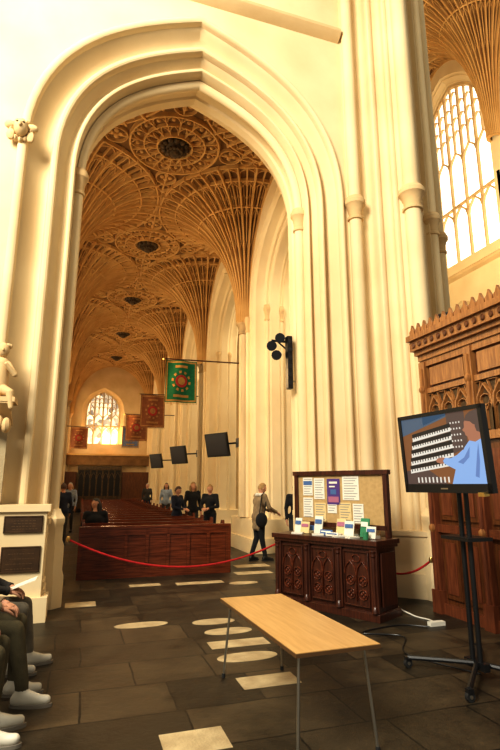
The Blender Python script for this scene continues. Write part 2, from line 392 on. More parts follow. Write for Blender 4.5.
# ---- fan vault
def fan_mesh(name,th0,th1,nrib,R=2.56,H=3.3,d0=.16):
    mb=MB()
    def P(th,ph):
        d=d0+(R-d0)*(1-math.cos(ph)); z=H*math.sin(ph)**.92 if ph>0 else 0
        return Vector((d*math.cos(th),d*math.sin(th),z))
    def N(th,ph):
        e=.01; a=P(th,max(ph-e,0.001)); b=P(th,min(ph+e,pi/2)); da=math.hypot(b.x,b.y)-math.hypot(a.x,a.y); dz=b.z-a.z
        v=Vector((dz*math.cos(th),dz*math.sin(th),-da)); return v.normalized()
    F=pi/2
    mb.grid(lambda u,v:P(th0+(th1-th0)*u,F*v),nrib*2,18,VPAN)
    dth=(th1-th0)/nrib
    for i in range(nrib+1):
        th=th0+dth*i
        ph=[F*j/18 for j in range(19)]
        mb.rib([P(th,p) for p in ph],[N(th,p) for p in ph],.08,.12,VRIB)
    def curve(tps,w,h): mb.rib([P(a,b) for a,b in tps],[N(a,b) for a,b in tps],w,h,VRIB)
    for t in (.66,.86,.985):
        q=[(th0+(th1-th0)*i/(nrib*2),F*t) for i in range(nrib*2+1)]
        curve(q,.075,.09)
    for i in range(nrib):
        a=th0+dth*i; m=a+dth/2
        for t0,t1 in ((.34,.44),(.55,.655),(.76,.85),(.90,.97)):
            curve([(a,F*t0),(a+dth*.12,F*(t0*.45+t1*.55)),(m,F*t1),(a+dth*.88,F*(t0*.45+t1*.55)),(a+dth,F*t0)],.05,.07)
        curve([(m,F*.44),(m,F*.62),(m,F*.8),(m,F*.98)],.045,.07)
        for s in (.25,.75):
            mm=a+dth*s
            curve([(mm,F*.66),(mm,F*.76),(mm,F*.86)],.03,.045)
            for t0,t1 in ((.80,.85),(.58,.64),(.93,.98),(.70,.75)):
                curve([(mm-dth*.25,F*t0),(mm,F*t1),(mm+dth*.25,F*t0)],.03,.045)
    return mb.mesh(name,40)
def crown_mesh(name,hx,hy):
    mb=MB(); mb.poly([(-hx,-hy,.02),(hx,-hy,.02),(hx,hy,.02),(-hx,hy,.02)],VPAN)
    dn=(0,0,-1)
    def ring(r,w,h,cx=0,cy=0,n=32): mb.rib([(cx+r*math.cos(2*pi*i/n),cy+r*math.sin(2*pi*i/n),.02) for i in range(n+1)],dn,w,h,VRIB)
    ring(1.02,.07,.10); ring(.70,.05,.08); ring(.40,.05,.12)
    for k in range(16):
        a=2*pi*k/16
        mb.rib([(.33*math.cos(a),.33*math.sin(a),.02),(1.0*math.cos(a),1.0*math.sin(a),.02)],dn,.04,.08,VRIB)
        b=a+pi/16
        for r0,r1 in((.45,.68),(.78,1.0)):
            mb.rib([(r0*math.cos(a),r0*math.sin(a),.02),((r0*.4+r1*.6)*math.cos(a+.07),(r0*.4+r1*.6)*math.sin(a+.07),.02),(r1*math.cos(b),r1*math.sin(b),.02),((r0*.4+r1*.6)*math.cos(a+2*pi/16-.07),(r0*.4+r1*.6)*math.sin(a+2*pi/16-.07),.02),(r0*math.cos(a+pi/8),r0*math.sin(a+pi/8),.02)],dn,.035,.06,VRIB)
        mb.sph((.85*math.cos(b),.85*math.sin(b),.0),(.05,.05,.04),VRIB,8,5)
    for sx,sy in((1,0),(-1,0),(0,1),(0,-1)):
        for r0,rr in((1.32,.25),(1.75,.15),(2.02,.09)): ring(rr,.05,.07,sx*r0,sy*r0,16)
        for q in range(4):
            a=q*pi/2; mb.sph((sx*1.32+.1*math.cos(a),sy*1.32+.1*math.sin(a),0),(.06,.06,.04),VRIB,8,5)
        mb.rib([(sx*1.02,sy*1.02,.02),(sx*2.55,sy*2.55,.02)],dn,.05,.06,VRIB)
    mb.lathe((0,0,-.22),[(.02,-.08),(.09,-.06),(.12,0),(.10,.05),(.17,.10),(.24,.16),(.26,.24)],BOSS,16)
    for k in range(12):
        a=2*pi*k/12
        mb.sph((.27*math.cos(a),.27*math.sin(a),-.08),(.07,.07,.06),BOSS,8,5); mb.sph((.16*math.cos(a+.3),.16*math.sin(a+.3),-.19),(.05,.05,.04),BOSS,8,5)
    return mb.mesh(name,40)
fanH=fan_mesh('fan',-pi/2,pi/2,16); fanQ=fan_mesh('fan_quarter',0,pi/2,8)
fanQ2=fan_mesh('fan_quarter_b',-pi/2,0,8)
crown=crown_mesh('vault_crown',2.56,HB_)
ce=empty('ceiling')
for k in range(NB+1):
    y=Y0+BAY*k
    if 0<k<NB:
        inst('fan_left_%d'%k,fanH,(AX0,y,6),parent=ce); inst('fan_right_%d'%k,fanH,(AX1,y,6),rz=pi,parent=ce)
    elif k==0:
        inst('fan_left_0',fanQ,(AX0,y,6),parent=ce); inst('fan_right_0',fanQ2,(AX1,y,6),rz=pi,parent=ce)
    else:
        inst('fan_left_e',fanQ2,(AX0,y,6),parent=ce); inst('fan_right_e',fanQ,(AX1,y,6),rz=pi,parent=ce)
    if k<NB: inst('crown_%d'%k,crown,(AC,y+HB_,9.3),parent=ce)
cn=empty('ceiling_nave')
for k in range(NB+1):
    y=Y0+BAY*k
    inst('fan_far_%d'%k,fanH,(13.8,y,14.3),rz=pi,scale=(1.25,1,1.7),parent=cn)
    inst('fan_near_%d'%k,fanH,(5.1,y,14.3),scale=(1.25,1,1.7),parent=cn)
    if k<NB: inst('crown_%d'%k,crown,(9.45,y+HB_,19.95),scale=(1.7,1,1),parent=cn)
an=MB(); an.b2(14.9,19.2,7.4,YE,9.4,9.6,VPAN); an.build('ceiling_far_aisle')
# ------------------------------------------------------------ OAK SCREEN (right)
sc=MB(); X=4.42; ya,yb=3.0,5.92
sc.b2(X+.03,X+.10,ya,yb,0,3.35,WOODSD)
sc.b2(X,X+.9,yb-.06,yb,0,3.35,WOODS)
sc.b2(X+.03,X+.9,ya,ya+.06,0,3.35,WOODS)
posts=[yb-.05,yb-.95,yb-1.85,ya+.05]
for y in posts:
    sc.b2(X-.05,X+.1,y-.06,y+.06,0,2.2,WOODRD); sc.b2(X-.05,X+.1,y-.06,y+.06,2.2,3.3,WOODS); sc.b2(X-.08,X+.1,y-.08,y+.08,0,.28,WOODRD)
    sc.cyl((X-.06,y,.28),(X-.06,y,2.2),.025,.025,WOODRD,8); sc.cyl((X-.06,y,2.2),(X-.06,y,3.2),.025,.025,WOODS,8)
    for z in (1.05,2.18,2.9): sc.lathe((X-.06,y,z),[(.025,-.05),(.045,-.02),(.045,.02),(.025,.05)],WOODS,8)
for z,h,m in((.06,.14,WOODRD),(1.05,.10,WOODRD),(2.18,.10,WOODS),(2.88,.07,WOODS),(3.28,.10,WOODS)):
    sc.b2(X-.025,X+.1,ya,yb,z-h/2,z+h/2,m)
for a,b in zip(posts,posts[1:]):
    a-=.06;b+=.06; wd=a-b; n=3; lw_=wd/n
    for i in range(2):
        c=b+wd*(i+.5)/2; hw=wd/4-.05
        sc.b2(X+.0,X+.04,c-hw,c+hw,.20,.94,WOODSD); sc.b2(X-.012,X+.03,c-hw+.05,c+hw-.05,.26,.88,WOODRD)
        sc.b2(X+.0,X+.04,c-hw,c+hw,1.16,2.08,WOODSD); sc.b2(X-.012,X+.03,c-hw+.05,c+hw-.05,1.22,2.02,WOODRD)
    sc.b2(X-.01,X+.05,b+.06,a-.06,2.95,3.20,WOODS); 
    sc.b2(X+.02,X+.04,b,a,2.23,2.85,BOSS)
    for i in range(n):
        c=b+lw_*(i+.5)
        q=[(X+.02,c+s*lw_/2*f_,2.23+z) for s,f_,z in((-1,1,0),(-1,1,.25),(-1,.8,.42),(0,0,.56),(1,.8,.42),(1,1,.25),(1,1,0))]
        sc.rib(q,(-1,0,0),.045,.05,WOODS)
        sc.rib([(X+.02,c,2.25),(X+.02,c,2.55)],(-1,0,0),.02,.03,WOODS)
        sc.rib([(X+.02,c+.08*math.cos(t*pi/4),2.60+.07*math.sin(t*pi/4)) for t in range(9)],(-1,0,0),.02,.035,WOODS)
        for s in(-1,1):
            sc.rib([(X+.02,c+s*lw_*.46,2.5),(X+.02,c+s*lw_*.25,2.56),(X+.02,c+s*lw_*.05,2.48)],(-1,0,0),.02,.03,WOODS)
            sc.rib([(X+.02,c+s*lw_*.5,2.83),(X+.02,c+s*lw_*.2,2.83),(X+.02,c+s*lw_*.4,2.68)],(-1,0,0),.02,.03,WOODS)
for i,(e,z0,z1) in enumerate(((.05,3.32,3.40),(.10,3.40,3.46),(.16,3.46,3.60),(.21,3.60,3.68))):
    sc.b2(X-e,X+.9,ya-e,yb+e*.2,z0,z1,WOODS)
n=22
for i in range(n):
    y=ya+(yb-ya)*(i+.5)/n
    sc.prism([(X-.18,y-.055,3.68),(X-.18,y+.055,3.68),(X-.18,y+.06,3.74),(X-.18,y+.03,3.76),(X-.18,y,3.83),(X-.18,y-.03,3.76),(X-.18,y-.06,3.74)],(.04,0,0),WOODS)
    sc.sph((X-.17,y,3.53),(.02,.035,.04),WOODSD,8,5)
sc.build('oak_screen',35)
sp=MB(); sp.cyl((4.6,5.6,3.682),(4.6,5.6,3.87),.015,.015,BLACK); sp.cyl((4.52,5.62,3.90),(4.68,5.58,3.94),.05,.06,BLACK); sp.build('spotlight')
# ------------------------------------------------------------ DESK
A=Vector((2.60,7.12,0)); B=Vector((3.36,5.66,0)); L=(B-A).length; ang=math.atan2((B-A).y,(B-A).x)
dk=MB()
D=.52;H=.93
dk.b2(0,L,0.03,D,0,.1,WOODD); dk.b2(.02,L-.02,.05,D-.02,.1,H-.06,WOODD); dk.b2(-.03,L+.03,-.03,D+.02,H-.06,H,WOODD)
dk.b2(-.01,L+.01,0.0,D,H-.10,H-.06,WOODD); dk.b2(-.01,L+.01,.0,D,0,.09,WOODD)
for i in range(4):
    x=.05+(L-.1)*i/3; dk.b2(x-.05,x+.05,.01,.06,.1,H-.1,WOODD); dk.cyl((x,.005,.14),(x,.005,H-.14),.022,.022,WOODD,8)
    dk.lathe((x,.005,H-.2),[(.022,0),(.035,.02),(.03,.05),(.045,.08)],WOODD,8); dk.lathe((x,.005,.1),[(.045,0),(.04,.04),(.03,.06),(.022,.08)],WOODD,8)
for i in range(3):
    c=.05+(L-.1)*(i+.5)/3; hw=(L-.1)/6-.08
    dk.b2(c-hw-.02,c+hw+.02,.035,.055,.13,.80,WOODD)
    dk.rib([(c-hw,.04,.15),(c+hw,.04,.15),(c+hw,.04,.78),(c-hw,.04,.78),(c-hw,.04,.15)],(0,-1,0),.03,.03,WOODD)
    for j in range(2):
        cc=c+(j-.5)*hw; q=hw/2
        dk.rib([(cc-q,.04,.2),(cc-q,.04,.5),(cc-q*.7,.04,.6),(cc,.04,.67),(cc+q*.7,.04,.6),(cc+q,.04,.5),(cc+q,.04,.2)],(0,-1,0),.02,.03,WOODR)
        for z in(.28,.44):
            dk.rib([(cc+q*.7*math.cos(t*pi/4),.04,z+.06*math.sin(t*pi/4)) for t in range(9)],(0,-1,0),.014,.025,WOODR)
            for t in range(4): dk.sph((cc+q*.3*math.cos(t*pi/2),.03,z+.025*math.sin(t*pi/2)),(.018,.012,.018),WOODR,6,4)
    dk.rib([(c+.06*math.cos(t*pi/5),.04,.70+.045*math.sin(t*pi/5)) for t in range(11)],(0,-1,0),.014,.025,WOODR)
dk.b2(L-.01,L+.012,.1,D-.08,.16,.78,WOODD)
dk.build('reception_desk',35,loc=A,rz=ang,bevel=.004)
bd=MB()
x0,x1=.06,L-.08; yy=.46
for x in(x0,x1): bd.b2(x-.03,x+.03,yy-.03,yy+.04,H+.002,1.76,WOODD)
bd.b2(x0-.05,x1+.05,yy-.04,yy+.05,1.74,1.80,WOODD); bd.b2(x0,x1,yy-.03,yy+.03,1.02,1.08,WOODD)
bd.b2(x0,x1,yy,yy+.03,1.05,1.75,CORK)
PUR=plain('poster_purple',(.10,.05,.22),.6); PNK=plain('poster_pink',(.42,.16,.25),.6); TEXT=plain('print_grey',(.25,.24,.25),.8); YEL=plain('leaflet_cream',(.70,.56,.30),.7); GRN=plain('leaflet_green',(.05,.25,.12),.6); BLU=plain('leaflet_blue',(.08,.16,.35),.6)
def sheet(mb,xc,zc,w,h,mat,y=yy-.004,lines=True):
    mb.b2(xc-w/2,xc+w/2,y-.003,y,zc-h/2,zc+h/2,mat)
    if lines:
        k=int(h/.035)
        for i in range(k): mb.b2(xc-w*.4,xc+w*(.4-.1*(i%3)),y-.005,y-.003,zc+h*.42-i*.035-.008,zc+h*.42-i*.035,TEXT)
for a in ((.27,1.58,.18,.26,PAPER),(.48,1.55,.19,.30,PAPER),(.27,1.28,.18,.28,PAPER),(1.02,1.56,.27,.33,PAPER),(.49,1.22,.2,.26,YEL),(.92,1.23,.2,.26,YEL),(1.13,1.22,.17,.26,PAPER),(.70,1.27,.16,.12,PAPER)):
    sheet(bd,*a)
sheet(bd,.73,1.51,.22,.36,PUR,lines=False)
bd.b2(.64,.82,yy-.010,yy-.008,1.36,1.44,PNK); bd.b2(.66,.80,yy-.010,yy-.008,1.62,1.65,PAPER); bd.b2(.66,.76,yy-.010,yy-.008,1.57,1.59,PAPER)
bd.b2(.68,.78,yy-.010,yy-.008,1.47,1.54,BLU); bd.b2(.19,.35,yy-.010,yy-.008,1.60,1.66,BLU)
bd.build('notice_board',35,loc=A,rz=ang)
it=MB()
def standee(x,y,w,h,mat,t=.12):
    it.box((x,y,H+.003+h/2),(w,.012,h),mat,rot=Matrix.Rotation(-.2,3,'X')); it.box((x,y+.05,H+.02),(w,.1,.035),mat)
    it.box((x,y-.008,H+h*.7),(w*.8,.004,h*.25),BLU if mat is PAPER else PNK if mat is YEL else PAPER,rot=Matrix.Rotation(-.2,3,'X'))
for x,y,w,h,m in ((.22,.28,.12,.2,PAPER),(.39,.22,.15,.16,YEL),(.57,.3,.14,.24,PAPER),(.77,.2,.2,.07,BLU),(.97,.27,.15,.22,YEL),(1.13,.22,.15,.2,PAPER),(1.32,.3,.13,.24,GRN),(1.47,.2,.14,.15,PAPER),(.92,.12,.2,.05,PAPER)): standee(x,y,w,h,m)
for x in(.35,.7,1.05,1.25): it.box((x,.1,H+.012),(.16,.1,.02),PAPER,rz=x)
it.b2(.28,.48,.32,.42,H+.002,H+.10,BLU); it.cyl((1.45,.1,H),(1.45,.1,H+.09),.035,.04,GRN)
it.build('leaflets',35,loc=A,rz=ang)
# ------------------------------------------------------------ TABLE
tb=MB(); TL,TW,TH=1.6,.58,.62
tb.b2(-TW/2,TW/2,-TL/2,TL/2,TH-.018,TH,TABLE); tb.b2(-TW/2-.004,TW/2+.004,-TL/2-.004,TL/2+.004,TH-.026,TH-.004,EDGE)
for sy in(-1,1):
    y=sy*(TL/2-.1)
    tb.tube([(-TW/2+.02,y+sy*.05,0.01),(-TW/2+.06,y,TH-.05),(TW/2-.06,y,TH-.05),(TW/2-.02,y+sy*.05,.01)],.011,METAL,10)
    for sx in(-1,1): tb.cyl((sx*(TW/2-.02),y+sy*.05,.0),(sx*(TW/2-.02),y+sy*.05,.03),.016,.014,RUBBER,10)
for sx in(-1,1): tb.b2(sx*(TW/2-.07)-.01,sx*(TW/2-.07)+.01,-TL/2+.1,TL/2-.1,TH-.055,TH-.026,METAL)
tb.build('folding_table',35,loc=(1.45,3.84,.003),rz=math.atan2(.04,1.58))
# ------------------------------------------------------------ TV
tv=empty('television_on_stand',(3.1,3.8,0))
def P_(mb,name,**k):
    o=mb.build(name,parent=None,**k); o.parent=tv; o.location=Vector((-.03,0,0)); o.matrix_parent_inverse=Matrix.Translation((-3.1,-3.8,0)); return o
st=MB(); px,py=3.26,3.92
for dy in(-.045,.045): st.cyl((px,py+dy,.1),(px,py+dy,1.75),.022,.022,BLACK,12)
st.b2(px-.03,px+.03,py-.12,py+.12,.07,.13,BLACK)
fe=[(2.83,4.30),(2.83,3.52),(3.62,3.40),(3.70,4.40)]
for x,y in fe:
    st.tube([(px,py,.11),((px+x)/2,(py+y)/2,.10),(x,y,.085)],.022,BLACK,8)
    st.cyl((x,y-.016,.038),(x,y+.016,.038),.037,.037,RUBBER,16); st.cyl((x,y-.02,.038),(x,y+.02,.038),.014,.014,METAL,10); st.b2(x-.025,x+.025,y-.022,y+.022,.065,.095,BLACK)
st.b2(px-.12,px+.02,py-.1,py+.1,1.62,2.02,BLACK); st.b2(px-.13,px+.13,py-.18,py+.18,1.12,1.15,BLACK)
P_(st,'stand')
t0=Vector((2.88,4.22,0)); t1=Vector((2.99,3.25,0)); tl=(t1-t0).length; ta=math.atan2((t1-t0).y,(t1-t0).x)
sv=MB(); RT=Matrix.Translation(t0+Vector((0,0,1.535)))@Matrix.Rotation(ta,4,'Z')@Matrix.Rotation(math.radians(4),4,'X'); sv.M=RT
hh=.71
sv.b2(0,tl,0,.05,0,hh,BLACK); sv.b2(.06,tl-.06,.05,.11,.06,hh-.08,BLACK)
sv.b2(0,tl,-.012,0,hh-.035,hh,BLACK);sv.b2(0,tl,-.012,0,0,.075,BLACK);sv.b2(0,.035,-.012,0,0,hh,BLACK);sv.b2(tl-.035,tl,-.012,0,0,hh,BLACK)
sv.b2(tl*.46,tl*.54,-.014,-.012,.03,.042,METAL); sv.b2(tl*.9,tl*.96,-.06,0,-.02,.012,BRASS)
def em(n,c,s=1.0):
    m=plain(n,c,.4,0,s); m.node_tree.nodes['Principled BSDF'].inputs['Base Color'].default_value=(.02,.02,.02,1); return m
E1=em('scr_wood',(.30,.12,.04),.8);E2=em('scr_keys',(.80,.76,.68),.9);E3=em('scr_dark',(.02,.015,.02),.3);E4=em('scr_shirt',(.30,.48,.80),.9);E4b=em('scr_shirt_fold',(.16,.27,.55),.9);E5=em('scr_skin',(.45,.20,.12),.9);E6=em('scr_hair',(.13,.08,.07),.8);E7=em('scr_wall',(.10,.16,.24),.8)
sx0,sx1,sz0,sz1=.035,tl-.035,.075,hh-.035
def PL(pts,m,k): sv.poly([(sx0+(sx1-sx0)*u,-.0008*k,sz0+(sz1-sz0)*v) for u,v in pts],m)
def R(u0,u1,v0,v1,m,k=1): PL([(u0,v0),(u1,v0),(u1,v1),(u0,v1)],m,k)
R(0,1,0,1,E1); PL([(0,.74),(.62,.95),(.62,1),(0,1)],E7,2); PL([(.0,.0),(.55,0),(.30,.22),(0,.2)],E6,2); PL([(.62,.40),(.84,.5),(.84,1),(.62,1)],E6,2)
for i in range(5):
    b=.16+i*.12
    PL([(.06+i*.02,b),(.66,b+.10),(.66,b+.155),(.06+i*.02,b+.06)],E2,3)
    PL([(.06+i*.02,b+.062),(.66,b+.157),(.66,b+.215),(.06+i*.02,b+.115)],E3,3)
    for j in range(15):
        u=.08+i*.02+j*(.57-i*.02)/15; v=b+.10*(u-.06)/.6
        PL([(u,v+.025),(u+.012,v+.028),(u+.012,v+.060),(u,v+.057)],E3,4)
for i in range(4):
    for j in range(5): R(.66+i*.035,.675+i*.035,.50+j*.085,.525+j*.085,E2,4)
for j in range(9): R(.15+.05*j,.17+.05*j,.02,.10,E2,3)
PL([(.60,.0),(.66,.20),(.74,.36),(.80,.50),(.86,.58),(1,.64),(1,0)],E4,5)
PL([(.66,.20),(.60,.24),(.53,.29),(.52,.33),(.55,.37),(.62,.36),(.70,.40),(.78,.47),(.84,.36),(.74,.26)],E4,6)
PL([(.70,.30),(.78,.36),(.86,.50),(.84,.36),(.76,.27)],E4b,7); PL([(.88,.1),(.93,.4),(.96,.55),(.95,.3),(.92,.08)],E4b,7)
PL([(.53,.29),(.49,.29),(.44,.31),(.43,.34),(.46,.37),(.51,.38),(.55,.37),(.52,.33)],E5,7)
PL([(.86,.585),(.85,.64),(.83,.66),(.825,.70),(.80,.735),(.825,.77),(.83,.84),(.86,.91),(.92,.95),(1,.95),(1,.60),(.93,.56)],E5,6); PL([(.84,.86),(.86,.93),(.91,.975),(1,1),(1,.68),(.96,.70),(.945,.78),(.90,.84)],E6,7); PL([(.925,.72),(.945,.72),(.95,.79),(.93,.80),(.92,.76)],E5,8)
P_(sv,'screen')
cb=MB()
def smooth(P,n=8):
    P=[Vector(p) for p in P]; out=[]
    for i in range(len(P)-1):
        p0=P[max(i-1,0)];p1=P[i];p2=P[i+1];p3=P[min(i+2,len(P)-1)]
        for k in range(n):
            t=k/n; out.append(.5*((2*p1)+(p2-p0)*t+(2*p0-5*p1+4*p2-p3)*t*t+(3*p1-p0-3*p2+p3)*t**3))
    out.append(P[-1]); return out
cb.tube(smooth([(px,py,.02),(3.0,4.6,.012),(3.3,5.1,.012),(2.95,5.35,.012),(3.5,5.5,.012),(3.8,5.33,.012)]),.008,BLACK,6); cb.build('power_cable')
cb=MB(); cb.tube(smooth([(3.86,6.2,.4),(3.88,6.1,.1),(3.95,5.85,.012),(4.0,5.6,.012),(3.95,5.42,.03)]),.009,PAPER,6); cb.b2(3.85,4.05,5.35,5.42,0,.045,PAPER); cb.build('extension_lead')
# ------------------------------------------------------------ ropes
def rope(name,a,b,sag):
    mb=MB(); a=Vector(a);b=Vector(b); P=[a.lerp(b,i/24)-Vector((0,0,sag*4*(i/24)*(1-i/24))) for i in range(25)]
    mb.tube(P,.014,ROPE,8)
    for e in(a,b): mb.lathe((e.x,e.y,e.z-.03),[(.02,0),(.028,.02),(.028,.05),(.02,.07)],BRASS,10)
    mb.build(name)
rope('rope_barrier',(-.22,7.8,.86),(3.16,7.8,.82),.42)
rope('rope_barrier',(3.97,6.98,.6),(4.40,6.0,.62),.22)
# ------------------------------------------------------------ pews
def pew(w=2.6):
    mb=MB()
    mb.b2(0,w,0,.03,.06,.80,WOODR); mb.b2(-.01,w+.01,-.03,.07,.80,.86,WOODR); mb.b2(0,w,-.02,.04,.04,.16,WOODR); mb.b2(0,w,-.012,.04,.70,.80,WOODR)
    n=6
    for i in range(n+1): x=w*i/n; mb.b2(max(x-.035,0),min(x+.035,w),-.012,.03,.16,.70,WOODR)
    mb.b2(0,w,.03,.42,.42,.46,WOODR); mb.b2(0,w,.36,.39,.1,.42,WOODR)
    for x in(-.03,w-.02):
        mb.prism([(x,-.03,0),(x,.46,0),(x,.46,.46),(x,.40,.58),(x,.16,.64),(x,.09,.88),(x,.05,.93),(x,-.02,.93),(x,-.04,.88)],(.05,0,0),WOODR)
    mb.b2(0,w,-.16,-.03,.62,.645,WOODR)
    return mb.mesh('pew')
pm=pew()
for i in range(21): inst('pew',pm,(0.0,10.0+i*.92,0))
pf=MB(); pf.b2(-.05,2.65,9.72,9.78,.05,.84,WOODR); pf.b2(-.08,2.68,9.68,9.83,.84,.88,WOODR); pf.b2(-.06,2.66,9.66,9.78,0,.14,WOODR)
for i in range(8): x=-.05+i*.377; pf.b2(x,x+.06,9.69,9.74,.1,.84,WOODR)
pf.b2(-.05,2.65,9.69,9.72,.72,.84,WOODR); 
for x in(-.08,2.62): pf.b2(x,x+.06,9.68,9.80,0,.86,WOODR)
pf.build('pew_front')
# ------------------------------------------------------------ banners
def banner(name,xc,y,ztop,w,h,mat,mat2,mat3,from_right=True):
    mb=MB(); fn=lambda u,v:(xc-w/2+w*u,y+.04*math.sin(u*9+v*2),ztop-h*v)
    mb.grid(fn,14,10,mat)
    off=lambda u,v,k:(xc-w/2+w*u,y+.04*math.sin(u*9+v*2)-.006*k,ztop-h*v)
    for s in(-1,1):
        def disc(r,rr,k,m): 
            mb.add([off(.5,.5,k)]+[off(.5+r*math.cos(t*pi/10),.5+rr*math.sin(t*pi/10),k) for t in range(20)],[(0,1+t,1+(t+1)%20) for t in range(20)],m)
        disc(.20,.15,s*3,mat2); disc(.12,.09,s*5,mat3)
        for q in range(10):
            a=q*pi/5; mb.grid(lambda u,v:off(.5+(.24+.07*u)*math.cos(a+.3*v),.5+(.19+.06*u)*math.sin(a+.3*v),s*2),2,2,mat3)
        for v0,v1,u0,u1 in((.02,.06,.02,.98),(.94,.98,.02,.98),(.02,.98,.02,.06),(.02,.98,.94,.98),(.12,.18,.3,.7),(.82,.88,.25,.75)):
            mb.grid(lambda u,v:off(u0+(u1-u0)*u,v0+(v1-v0)*v,s),14,10,mat3)
    for k in range(24): mb.cyl(off(k/23,1,0),off(k/23,1.05,0),.008,.004,mat3,5)
    xe=AX1-.20 if from_right else AX0+.17
    mb.cyl((xc-(w/2+.05)*(1 if from_right else -1),y,ztop+.02),(xe,y,ztop+.05),.018,.018,WOODD)
    mb.sph((xc-(w/2+.06)*(1 if from_right else -1),y,ztop+.02),.035,BRASS,8,6)
    mb.build(name)
G1=cloth('banner_green',(.006,.13,.05));RD=cloth('banner_red',(.38,.03,.02));GD=cloth('banner_gold',(.42,.24,.06));BR=cloth('banner_brown',(.22,.07,.02));BL=cloth('banner_blue',(.15,.18,.30));BR2=cloth('banner_ochre',(.36,.17,.05))
banner('regimental_banner',2.22,12.91,4.82,.82,1.12,G1,RD,GD)
banner('regimental_banner',2.15,18.06,4.75,.85,1.15,BR,RD,BR2)
banner('regimental_banner',2.1,23.21,4.7,.95,1.15,BR,RD,BR2)
banner('regimental_banner',2.3,28.36,4.7,.9,1.1,BL,RD,GD)
banner('regimental_banner',-.35,25.5,4.3,.8,1.0,BR,RD,BR2,False)
for i,(x,y,w) in enumerate(((3.38,13.65,.90),(3.22,18.7,.9),(3.10,23.8,.9))):
    mb=MB(); mb.M=Matrix.Translation((x,y,2.68))@Matrix.Rotation(math.radians(-64),4,'Z')@Matrix.Rotation(math.radians(12),4,'X')
    h=w*.72; mb.b2(-w/2,w/2,0,.07,-h/2,h/2,BLACK); mb.b2(-w/2+.04,w/2-.04,-.006,0,-h/2+.05,h/2-.04,E3); mb.b2(-w*.3,w*.3,.07,.12,-h*.3,h*.3,BLACK)
    mb.M=Matrix.Identity(4); mb.tube([(x+.08,y+.06,2.68),(x+.3,y-.1,2.72),(3.86,y-.5,2.72)],.025,BLACK,8); mb.b2(3.82,3.865,y-.6,y-.4,2.6,2.84,BLACK)
    mb.build('wall_monitor')
mb=MB(); mb.cyl((3.36,8.22,4.15),(3.0,8.22,4.15),.022,.022,BLACK); mb.cyl((3.36,8.22,3.95),(3.10,8.22,4.15),.015,.015,BLACK)
for x,z in((3.04,4.06),(3.20,4.22),(3.13,3.90)):
    mb.cyl((x,8.22,z),(x-.12,8.02,z-.07),.06,.09,BLACK,12); mb.box((x,8.24,z),(.07,.06,.10),BLACK)
mb.build('stage_spotlights')
mb=MB(); mb.box((3.26,8.05,3.72),(.09,.12,.95),BLACK); 
for k in range(6): mb.cyl((3.26,7.99,3.35+k*.15),(3.26,7.98,3.35+k*.15),.035,.035,E3,12)
mb.cyl((3.26,8.1,4.0),(3.38,8.12,4.0),.015,.015,METAL); mb.cyl((3.26,8.1,3.4),(3.38,8.12,3.4),.015,.015,METAL); mb.build('column_speaker')
mb=MB(); c=Vector((-1.26,7.05,6.62))
mb.sph(c,(.1,.12,.13),STONE2,14,10); mb.sph(c+Vector((0,-.12,-.01)),(.025,.03,.04),STONE2,8,6)
for s in(-1,1): mb.sph(c+Vector((s*.04,-.105,.03)),(.02,.015,.012),BOSS,8,5); mb.sph(c+Vector((s*.15,.04,.05)),(.08,.06,.06),STONE2,8,6); mb.sph(c+Vector((s*.13,.04,-.1)),(.06,.05,.09),STONE2,8,6)
for k in range(12):
    a=2*pi*k/12; mb.sph(c+Vector((.13*math.cos(a),.07,.15*math.sin(a))),(.045,.07,.045),STONE2,8,6)
mb.build('carved_head_stop')
mb=MB(); cx=-1.20; y=7.02
mb.prism([(cx-.35,7.195,2.35),(cx+.2,7.195,2.35),(cx+.2,6.95,2.5),(cx+.22,6.85,2.6),(cx-.35,6.85,2.6)],(0,0,.05),STONE2)
mb.b2(cx-.4,cx+.24,6.84,7.195,2.62,2.68,STONE2)
for k in range(5): mb.sph((cx-.2+k*.09,6.92,2.45-.03*k%2),(.06,.08,.1),STONE2,8,6)
mb.cap((cx,y,2.82),(cx+.02,y,3.12),.13,.10,STONE2); mb.sph((cx+.03,y-.02,3.31),(.075,.085,.10),STONE2); mb.sph((cx+.04,y-.10,3.3),(.015,.02,.025),STONE2,8,6)
for k in range(8): a=k*pi/4; mb.sph((cx+.03+.07*math.cos(a),y+.03*math.sin(a),3.37),.035,STONE2,8,6)
mb.cap((cx+.1,y-.03,3.12),(cx+.2,y-.1,2.98),.045,.035,STONE2); mb.cap((cx+.2,y-.1,2.98),(cx+.1,y-.16,3.1),.033,.025,STONE2)
mb.cap((cx+.05,y-.05,2.8),(cx+.17,y-.14,2.74),.07,.05,STONE2); mb.cap((cx+.17,y-.14,2.74),(cx+.2,y-.16,2.55),.05,.03,STONE2)
mb.cyl((cx-.05,7.1,1.37),(cx-.05,7.1,2.4),.07,.06,STONE2,14); mb.lathe((cx-.05,7.1,2.28),[(.07,0),(.09,.03),(.07,.05),(.09,.12)],STONE2); mb.lathe((cx-.05,7.08,1.365),[(.11,0),(.11,.05),(.08,.1)],STONE2)
mb.b2(cx-.5,cx+.16,7.12,7.195,1.4,2.3,LEDGER)
mb.build('wall_monument')
